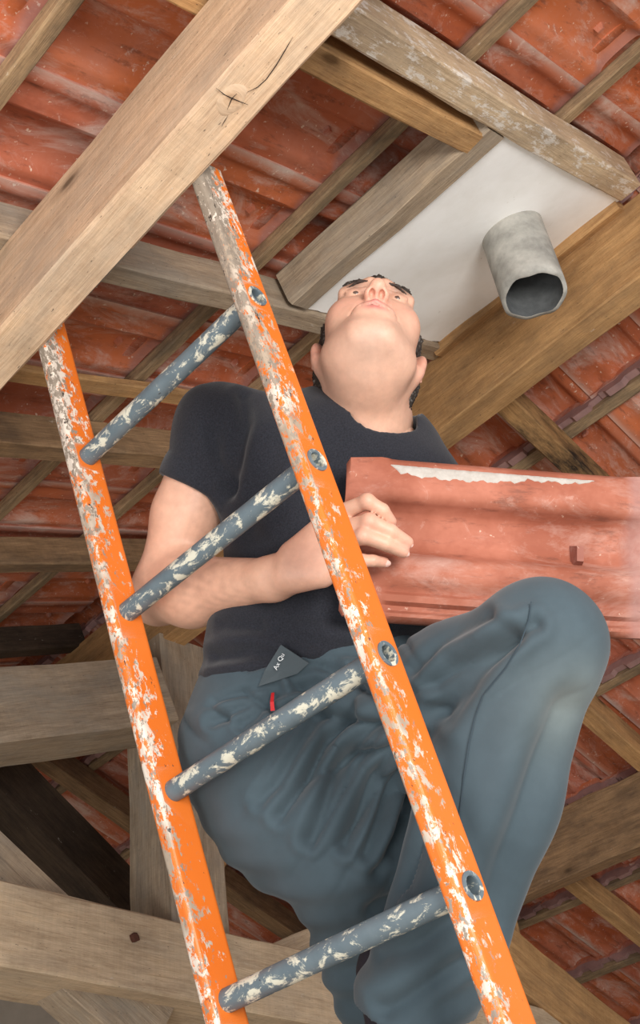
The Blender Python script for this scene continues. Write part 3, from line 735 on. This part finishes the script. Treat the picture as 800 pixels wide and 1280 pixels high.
t_ = np.clip(((armV-J['elR']) @ fl_)/.26, 0, 1); hz = (np.exp(-((t_-.62)/.28)**2)*np.clip(wob(armV, 420, 3)+.30, 0, 1)*.26)[:, None]
acol = acol*(1-hz)+np.array(srgb(120, 92, 78))*hz
w_ = gs(armV, pc-zr_*.0, (.05, .05, .05))*.25; acol = acol*(1-w_)+red*w_
# --- left arm behind the tile
G = Field(np.minimum(np.minimum(J['shL'], J['elL']), J['wrL'])-.16, np.maximum(np.maximum(J['shL'], J['elL']), J['wrL'])+.16, .006)
G.cone(J['shL'], J['elL'], .056, .044, .02); G.cone(J['elL'], J['wrL'], .048, .029, .02)
for i in range(4):
    k0 = J['wrL']+unit(e_v)*.0+e_u*(.02-.018*i)+(J['wrL']-J['elL'])*.0
    a = J['wrL']+e_u*(.026-.018*i)-e_v*.06+e_w*.0; G.cone(J['wrL'], a, .02, .012, .012); G.cone(a, a-e_v*.055+e_w*.006, .0105, .0085, .004)
a = J['wrL']+e_u*.05-e_v*.02; G.cone(J['wrL'], a, .018, .012, .01); G.cone(a, a+e_u*.03-e_v*.02, .012, .009, .004)
larmV, larmF = G.mesh(1)
# --- trunk and legs under the clothes
G = Field(np.array((-1.45, .80, .05)), np.array((-.45, 1.45, 1.42)), .009)
TS = (nF, .70)
G.cone(J['chest'], J['waist'], .145, .125, .05, TS); G.cone(J['waist'], J['pelv'], .125, .125, .05, TS); G.cone(nb-spine*.06, J['chest'], .09, .15, .05, TS)
G.cone(J['hipR'], J['knR'], .064, .048, .03); G.cone(J['knR'], J['anR'], .055, .04, .03); G.cone(J['hipL'], J['knL'], .060, .040, .03); G.cone(J['knL'], J['anL'], .042, .038, .03)
G.cone(J['chest']+spine*.07, J['shR'], .07, .055, .04); G.cone(J['chest']+spine*.05, J['shL'], .07, .055, .04)
trV, trF = G.mesh(1)
allV = np.concatenate([headV, armV, larmV, trV]); o1 = len(headV); o2 = o1+len(armV); o3 = o2+len(larmV)
allF = np.concatenate([headF, armF+o1, larmF+o2, trF+o3])
allC = np.concatenate([col, acol, np.tile(skin, (len(larmV), 1)), np.tile(skin, (len(trV), 1))]); allC = np.c_[allC, np.ones(len(allC))]
man = obj('person', allV, allF, SKIN, origin=J['anL']-np.array((0, 0, .12)), smooth=True, attrs={'col': ('FLOAT_COLOR', allC)})
tag(man, 'man in black t-shirt and slate trousers on a ladder, looking up and holding a tile', 'person')
# fingernails
for nm in ('m', 'r', 'p', 'i'):
    P_ = [pd(*q) for q in KN[nm]]; d = unit(P_[3]-P_[2]); up_ = -zr_; up_ = unit(up_-d*(up_ @ d)); sd_ = np.cross(d, up_); c = P_[3]+up_*.0079+d*.0015; v = []; f = []
    for i in range(6):
        for k in range(5): a, b = i/5*2-1, k/4*2-1; v.append(c+d*a*.0058+sd_*b*.0048*math.sqrt(max(.15, 1-.6*a*a))-up_*(.0022*b*b+.0012*a*a))
    for i in range(5):
        for k in range(4): p = i*5+k; f.append([p, p+1, p+6, p+5])
    obj('fingernail', v, f, plain('nail_'+nm, srgb(226, 184, 170), .3, srgb(220, 176, 164)), man, c, True)
# --- eyes (glimpsed between the lids)
for q in (-1, 1):
    G = Field(HF(q*.032, .078, .027)-.02, HF(q*.032, .078, .027)+.02, .0015); G.ell(HF(q*.032, .0775, .0235), HM, (.0110, .0105, .0098), .001); v, f = G.mesh(1)
    l2 = (v-hc) @ HM.T; ir = (np.hypot(l2[:, 0]-q*.032, l2[:, 2]-.031) < .0066)[:, None]; cc = np.where(ir, np.array(srgb(52, 38, 30)), np.array(srgb(86, 68, 60)))  # whites set dark brown: the shade under the lids is in the colour
    obj('eye', v, f, vcol('eye_%d' % q, .2, .5, 5, 0), man, HF(q*.032, .078, .027), True, {'col': ('FLOAT_COLOR', np.c_[cc, np.ones(len(cc))])})
# --- eyebrows
for q in (-1, 1):
    G = Field(HF(q*.03, .092, .042)-.04, HF(q*.03, .092, .042)+.04, .0016); G.cone(HF(q*.011, .0985, .0385), HF(q*.030, .0940, .0420), .0020, .0026, .003); G.cone(HF(q*.030, .0940, .0420), HF(q*.048, .0800, .0405), .0026, .0014, .003)
    v, f = G.mesh(1); v = v+vnormals(v, f)*(wob(v, 1400, 4)*.0008)[:, None]
    obj('eyebrow', v, f, HAIR, man, HF(q*.03, .092, .042), True, {'col': ('FLOAT_COLOR', np.tile((*srgb(58, 46, 40), 1), (len(v), 1)))})
# --- hair
G = Field(hc-.17, hc+.17, .003)
G.ell(H(0, -.020, .054), HM, (.0825, .100, .0885), .01)
two(lambda q: G.cone(H(q*.071, .018, .040), H(q*.071, .016, .006), .009, .006, .012))            # sideburns
two(lambda q: G.cone(H(q*.060, -.050, .010), H(q*.052, -.070, -.030), .026, .022, .02))
G.ell(H(0, .050, .098), HM, (.055, .030, .030), .02)
G.ell(H(0, .095, .030), HM, (.066, .085, .060), .012, True)                                         # clear of the face
G.ell(H(0, .05, -.06), HM, (.09, .10, .06), .006, True)
G.cone(H(-.045, .078, .078), H(0, .092, .080), .010, .010, .01); G.cone(H(0, .092, .080), H(.045, .078, .078), .010, .010, .01)
hv_, hf_ = G.mesh(0); n_ = vnormals(hv_, hf_); hv_ = hv_+n_*((wob(hv_, 900, 5)+wob(hv_, 1500, 9))*.0022)[:, None]
hcx = np.tile(np.array(srgb(52, 45, 40)), (len(hv_), 1)); hcx[RNG.random(len(hv_)) < .12] = srgb(112, 106, 100)
obj('hair', hv_, hf_, HAIR, man, hc, True, {'col': ('FLOAT_COLOR', np.c_[hcx, np.ones(len(hcx))])})
# --- t-shirt
G = Field(np.array((-1.42, .78, .72)), np.array((-.52, 1.42, 1.46)), .0048)
G.cone(nb-spine*.085, J['chest']+spine*.02, .115, .176, .05, TS); G.cone(J['chest']+spine*.02, J['waist'], .176, .158, .05, TS); G.cone(J['waist'], J['pelv']+spine*.0, .158, .162, .05, TS)
G.cone(nb-spine*.050-shd*.06, J['shR']+spine*.004, .046, .060, .04); G.cone(nb-spine*.068+shd*.05, J['shL']+spine*.01, .046, .06, .04)
two(lambda q: G.ell(J['chest']+spine*.03+shd*q*.075+nF*.065, np.array((shd, spine, nF)), (.085, .075, .06), .05))
hemL = J['shL']*.42+J['elL']*.58; G.cone(J['shL'], hemL, .066, .066, .035)
# hems and neckline
arm_d = unit(J['elR']-J['shR'])
def cut_local(G, c, R, p, n_):
    lo_, hi_ = c-R, c+R; r = G.sl(lo_, hi_); x, y, z = G.grid(r)
    d = (x-p[0])*n_[0]+(y-p[1])*n_[1]+(z-p[2])*n_[2]; inside = ((x-c[0])**2+(y-c[1])**2+(z-c[2])**2) < R*R
    G.D[r] = np.where(inside, np.maximum(G.D[r], d.astype(np.float32)), G.D[r])
hcut = pd(243, 613, 1.85); hn = unit(arm_d*.93-RT*.12)
G.cone(J['shR'], J['shR']*.35+J['elR']*.65, .066, .0675, .035, clip=(hcut, hn))
wc = pd(375, 836, 1.72); wn = unit(RT*.30-UP*.95-FW*(spine @ FW))
G.plane(wc+wn*.035, wn)
G.cone(nb+spine*.05+nF*.005, nb+nF*.012-spine*.004, .086, .083, .006, None, True)
G.ell(nb+nF*.055-spine*.012+shd*.018, np.array((shd, spine, nF)), (.058, .040, .05), .006, True)
sv, sf = G.mesh(3); n_ = vnormals(sv, sf)
# folds: from armpit across the chest, gathers at the waist
arp = pd(290, 610, 1.78); q = sv-arp
cx_, cy_ = q @ RT, q @ UP; ang = np.arctan2(cy_, cx_); rad = np.hypot(cx_, cy_)
disp = 0*ang
hw_ = (sv-wc) @ -wn; disp += .005*np.exp(-(hw_/.06)**2)*np.sin((sv @ spine)*150+wob(sv, 20, 8)*2.5)
disp += -.005*np.exp(-((rad-.12)/.06)**2)*(1-np.abs(np.sin(ang*3.5+wob(sv, 16, 3)*.8)))**2+.0045*wob(sv, 26, 11)+.0015*wob(sv, 70, 12)
def polycrease(vv, path, w, amp):
    P_ = np.array([(RT @ p, UP @ p, FW @ p) for p in path]); q = np.stack([vv @ RT, vv @ UP, vv @ FW], 1); best = np.full(len(vv), 9.)
    for a, b in zip(P_[:-1], P_[1:]):
        ab = (b-a)[:2]; t = np.clip(((q[:, :2]-a[:2]) @ ab)/(ab @ ab), 0, 1); d = np.linalg.norm(q[:, :2]-a[:2]-t[:, None]*ab, axis=1)
        best = np.minimum(best, np.where(np.abs(q[:, 2]-a[2]) < .16, d, 9))
    return -amp*np.exp(-(best/w)**2)+.35*amp*np.exp(-((best-2.2*w)/w)**2)
front = np.clip(n_ @ -FW*2, 0, 1)
for path, w, am in (([(303, 492), (306, 530), (300, 570), (288, 618)], .010, .010), ([(292, 612), (272, 575), (262, 540)], .008, .006), ([(300, 640), (330, 690), (345, 740)], .012, .005),
                    ([(276, 812), (320, 800), (380, 806)], .008, .008), ([(280, 838), (330, 826), (400, 822)], .007, .008), ([(285, 775), (330, 772)], .008, .005), ([(345, 560), (330, 620), (310, 660)], .014, .005)):
    disp += front*polycrease(sv, [pd(x, y, 1.78) for x, y in path], w, am)
hb = (sv-wc) @ wn; tuck = np.clip((hb+.004)/.02, 0, 1); disp = disp*(1-tuck)-.016*tuck
sv = sv+n_*disp[:, None]
hemd = np.abs((sv-hcut) @ hn); sc_ = np.tile(np.array(srgb(41, 42, 48)), (len(sv), 1))
obj('t_shirt', sv, sf, SHIRT, man, smooth=True, attrs={'col': ('FLOAT_COLOR', np.c_[sc_, np.ones(len(sc_))])})
# --- trousers
G = Field(np.array((-1.50, .80, .12)), np.array((-.45, 1.50, 1.02)), .0046)
G.cone(J['waist']-spine*.01, J['pelv'], .167, .173, .05, TS)
G.cone(J['pelv']-nF*.03, (J['hipR']+J['hipL'])/2-spine*.02-nF*.03, .155, .135, .06, (nF, .85))
kR = J['knR']
D0 = G.D.copy(); hL = J['hipL']; kL = J['knL']
G.cone(hL, hL*.4+kL*.6, .100, .090, .05); G.cone(hL*.4+kL*.6, kL, .090, .080, .03)
sm_ = kL*.62+J['anL']*.38
hem = pd(505, 1262, 1.41); dl_ = unit(J['anL']-kL)
G.cone(kL, sm_, .080, .082, .02); G.cone(sm_, J['anL'], .082, .076, .03, clip=(hem, unit(dl_+RT*.25)))
G.ell(kL+unit(kL-hL)*.012+UP*.008, np.eye(3), (.074,)*3, .02)
DLeft = G.D; G.D = D0
G.cone(J['hipR'], J['hipR']*.45+kR*.55, .112, .112, .06); G.cone(J['hipR']*.45+kR*.55, kR, .112, .092, .05)
G.cone((J['hipR']+J['hipL'])/2, kR+RT*.05, .10, .085, .05)
G.cone(kR, J['anR'], .074, .060, .02)
G.D = np.minimum(G.D, DLeft)
cut_local(G, J['waist']+spine*.15, .25, wc+spine*.006, -wn)
pv, pf = G.mesh(2); n_ = vnormals(pv, pf)
disp = .003*wob(pv, 22, 21)+.0012*wob(pv, 60, 22)
# fan of folds below the groin
piv = pd(545, 890, 1.6); q = pv-piv; cx_, cy_ = q @ RT, q @ UP; ang = np.arctan2(cy_, cx_); rad = np.hypot(cx_, cy_)
right = 1/(1+np.exp(((pv @ RT)/(pv @ FW)*F+400-505)/14))
def crease(x): return (1-np.abs(np.sin(x)))**2.5
disp += right*np.exp(-((rad-.14)/.09)**2)*(.004*np.sin(ang*17+wob(pv, 10, 31)*1.8)-.017*crease(ang*8+wob(pv, 12, 32)*1.2))
# gathers along the waist
hw_ = (pv-wc) @ -wn; disp += np.exp(-(np.linalg.norm(pv-pd(330, 880, 1.62), axis=1)/.13)**2)*np.clip(-hw_/.02, 0, 1)*np.exp(-((hw_+.035)/.035)**2)*(.003*np.sin((pv @ unit(RT+UP*.9))*150+wob(pv, 14, 33)*2)-.014*crease((pv @ unit(RT*.5+UP*.9))*70+wob(pv, 16, 34)*1.0))
# bunching behind and above the bent knee
kb = pd(600, 800, 1.50); q = pv-kb
disp += np.exp(-(np.linalg.norm(q, axis=1)/.105)**2)*np.clip(n_ @ -FW*1.5-.2, 0, 1)*(.002*np.sin((q @ unit(RT*.85-UP*.55))*120+wob(pv, 18, 35)*1.4)-.015*crease((q @ unit(RT*.55-UP*.8))*58+wob(pv, 16, 36)*.9))
# long drape on the shin
shn = pd(655, 960, 1.44); q = pv-shn; ln_ = unit(pd(600, 1130, 1.44)-pd(700, 880, 1.44)); off_ = q-np.outer(q @ ln_, ln_)
lat = q @ unit(RT-ln_*(RT @ ln_))
disp += -.010*np.exp(-(lat/.022)**2)*np.exp(-((q @ ln_)/.11)**2)*(n_ @ -FW > .2)
disp += .004*np.exp(-((pv-J['anL']) @ -dl_/.10)**2)*np.sin((pv @ unit(dl_+RT*.6))*130)
fd = pv-pd(440, 965, 1.56)
disp += right*np.exp(-((fd @ RT)/.11)**2-((fd @ UP)/.10)**2)*(.003*np.sin((fd @ unit(RT*.89-UP*.45))*170+wob(pv, 14, 41)*1.5)-.016*crease((fd @ unit(RT*.89-UP*.45))*60+wob(pv, 12, 42)*1.1))
fr2 = np.clip(n_ @ -FW*2, 0, 1)
for dp, w, am, path in ((1.55, .008, .012, [(508, 900), (462, 985), (432, 1045)]), (1.55, .008, .011, [(520, 935), (484, 1000), (456, 1055)]), (1.55, .008, .012, [(478, 885), (422, 962), (386, 1040)]),
        (1.55, .008, .010, [(440, 890), (384, 962), (350, 1015)]), (1.55, .009, .009, [(524, 990), (500, 1040), (470, 1078)]), (1.55, .008, .009, [(400, 900), (355, 965), (325, 1000)]),
        (1.50, .010, .018, [(618, 782), (575, 838), (546, 880)]), (1.50, .008, .012, [(645, 768), (600, 800), (560, 828), (540, 850)]), (1.52, .008, .012, [(596, 760), (545, 796), (512, 832)]), (1.52, .007, .009, [(560, 765), (520, 795), (498, 820)]),
        (1.60, .006, .010, [(262, 882), (300, 868), (345, 856)]), (1.60, .006, .010, [(262, 908), (310, 880), (350, 862)]), (1.60, .006, .010, [(300, 906), (340, 872), (385, 858), (430, 848)]), (1.60, .006, .008, [(360, 890), (400, 862), (450, 840)]),
        (1.40, .022, .014, [(702, 890), (662, 985), (628, 1065), (606, 1130)]), (1.40, .009, .008, [(470, 1185), (520, 1160), (560, 1128)]), (1.40, .009, .009, [(478, 1240), (530, 1205), (570, 1180)]), (1.40, .010, .007, [(505, 1100), (530, 1040), (540, 980)])):
    disp += fr2*polycrease(pv, [pd(x, y, dp) for x, y in path], w, am)
topw = np.clip(((pv-wc) @ -wn+.018)/.012, 0, 1); disp = disp*(1-topw)
pv = pv+n_*disp[:, None]
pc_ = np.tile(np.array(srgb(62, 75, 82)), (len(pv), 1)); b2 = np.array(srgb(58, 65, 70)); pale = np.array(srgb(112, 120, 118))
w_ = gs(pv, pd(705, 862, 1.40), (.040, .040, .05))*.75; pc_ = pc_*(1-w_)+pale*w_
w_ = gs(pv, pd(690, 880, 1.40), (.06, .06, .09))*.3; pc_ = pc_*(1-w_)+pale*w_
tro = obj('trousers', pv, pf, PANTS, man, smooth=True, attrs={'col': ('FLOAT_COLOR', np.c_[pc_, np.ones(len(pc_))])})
# --- boots
for nm, an_, toe, sole in (('L', J['anL'], np.array((0, -1., 0)), .178), ('R', J['anR'], np.array((0, -1., 0)), None)):
    a = an_.copy(); G = Field(a-np.array((.16, .30, .26)), a+np.array((.16, .16, .12)), .006)
    z = sole if sole is not None else a[2]-.13
    heel = np.array((a[0], a[1]+.01, z+.045)); G.cone(a+np.array((0, 0, .07)), heel, .052, .046, .03); G.cone(heel, heel+toe*.17, .046, .040, .03, (np.array((0, 0, 1.)), .8)); G.plane((0, 0, z), np.array((0, 0, -1.)))
    v, f = G.mesh(1); obj('boot', v, f, BOOT, man, smooth=True)
# --- red zip pull, turned-out waistband flap with its small white print
def strip(pts, w, t, mat, name, parent):
    v = []; f = []
    for i, p in enumerate(pts):
        d = unit(pts[min(i+1, len(pts)-1)]-pts[max(i-1, 0)]); s_ = unit(np.cross(d, zr_)); ww = w*(1+.5*i/len(pts))
        v += [p-s_*ww-zr_*t, p+s_*ww-zr_*t, p+s_*ww+zr_*t, p-s_*ww+zr_*t]
    for i in range(len(pts)-1):
        for k in range(4): f.append([i*4+k, i*4+(k+1) % 4, i*4+4+(k+1) % 4, i*4+4+k])
    f += [[3, 2, 1, 0], [len(v)-4+k for k in range(4)]]
    return obj(name, v, f, mat, parent)
def surf(vv, x, y, push=0.0):                       # nearest garment point under a photographed direction
    r_ = unit(ray(x, y)); t = vv @ r_; off = np.linalg.norm(vv-np.outer(t, r_), axis=1); m_ = off < .008
    return r_*(t[m_].min()-push) if m_.any() else pd(x, y, 1.6)
zp = strip([surf(pv, 341, 866, .003), surf(pv, 340, 877, .005), surf(pv, 341, 888, .004)], .0022, .0016, RED, 'zip_pull', tro); zp['label'] = 'red cord zip pull'
THREAD = plain('seam_thread', srgb(50, 62, 70), .9)
for path in ([(604, 868), (594, 895), (586, 930), (580, 970), (576, 1005), (573, 1032)], [(664, 752), (661, 775), (650, 805), (632, 835), (606, 866)], [(283, 962), (262, 958), (248, 950)]):
    strip([surf(pv, x, y, .0005) for x, y in path], .0006, .0006, THREAD, 'seam', tro)
FLAP = vcol('flap_cloth', .8, .2, 14, .2)
allc = np.concatenate([sv, pv])
fp = [surf(allc, 323, 858, .004), surf(allc, 331, 838, .012), surf(allc, 351, 806, .014), surf(allc, 386, 829, .010), surf(allc, 372, 842, .007), surf(allc, 345, 851, .006)]
c = np.mean(fp, 0)-zr_*.003; vv_ = [c]+fp+[p+zr_*.0025 for p in [c]+fp]; f = [[0, 1+k, 1+(k+1) % 6] for k in range(6)]+[[7, 8+(k+1) % 6, 8+k] for k in range(6)]+[[1+k, 8+k, 8+(k+1) % 6, 1+(k+1) % 6] for k in range(6)]
flap = obj('waistband_flap', vv_, f, FLAP, tro, c, attrs={'col': ('FLOAT_COLOR', np.tile((*srgb(70, 78, 82), 1), (len(vv_), 1)))})
tc_ = bpy.data.curves.new('logo_print', 'FONT'); tc_.body = 'Ax Qu'; tc_.size = .009; tc_.extrude = .0002
to = bpy.data.objects.new('logo_print', tc_); COL.objects.link(to)
bpy.context.view_layer.update(); tm_ = bpy.data.meshes.new_from_object(to.evaluated_get(bpy.context.evaluated_depsgraph_get())); bpy.data.objects.remove(to)
tm_.materials.clear(); tm_.materials.append(WHITEINK)
to = bpy.data.objects.new('logo_print', tm_); COL.objects.link(to); to.parent = flap
nfl = unit(np.cross(fp[2]-fp[0], fp[3]-fp[0])); nfl = nfl if nfl @ zr_ < 0 else -nfl
tx = unit((RT*.45+UP*.9)-nfl*((RT*.45+UP*.9) @ nfl)); ty = np.cross(nfl, tx)
to.matrix_local = Matrix.Translation(Vector(surf(allc, 346, 838, .016)-c)) @ Matrix((tx, ty, nfl)).transposed().to_4x4()
# ------------------------------------------------------------------ the rest of the room, out of the frame
def slab(name, lo, hi, mat, **kw):
    lo, hi = np.array(lo, float), np.array(hi, float); v = [(x, y, z) for z in (lo[2], hi[2]) for y in (lo[1], hi[1]) for x in (lo[0], hi[0])]
    return tag(obj(name, v, [[0, 2, 3, 1], [4, 5, 7, 6], [0, 1, 5, 4], [2, 6, 7, 3], [0, 4, 6, 2], [1, 3, 7, 5]], mat), kind='structure', **kw)
slab('floor', (-4.6, -2.6, -Z0-.05), (3, 5.6, -Z0), SOIL, label='pale board floor of the attic below the ladder')
slab('wall_left', (-4.7, -2.6, -Z0), (-4.5, 5.6, 2.2), WALLM, label='rough lime washed gable wall past the truss')
slab('wall_back', (-4.5, 5.3, -Z0), (3, 5.5, .75), WALLM, label='low lime washed wall under the far eaves')
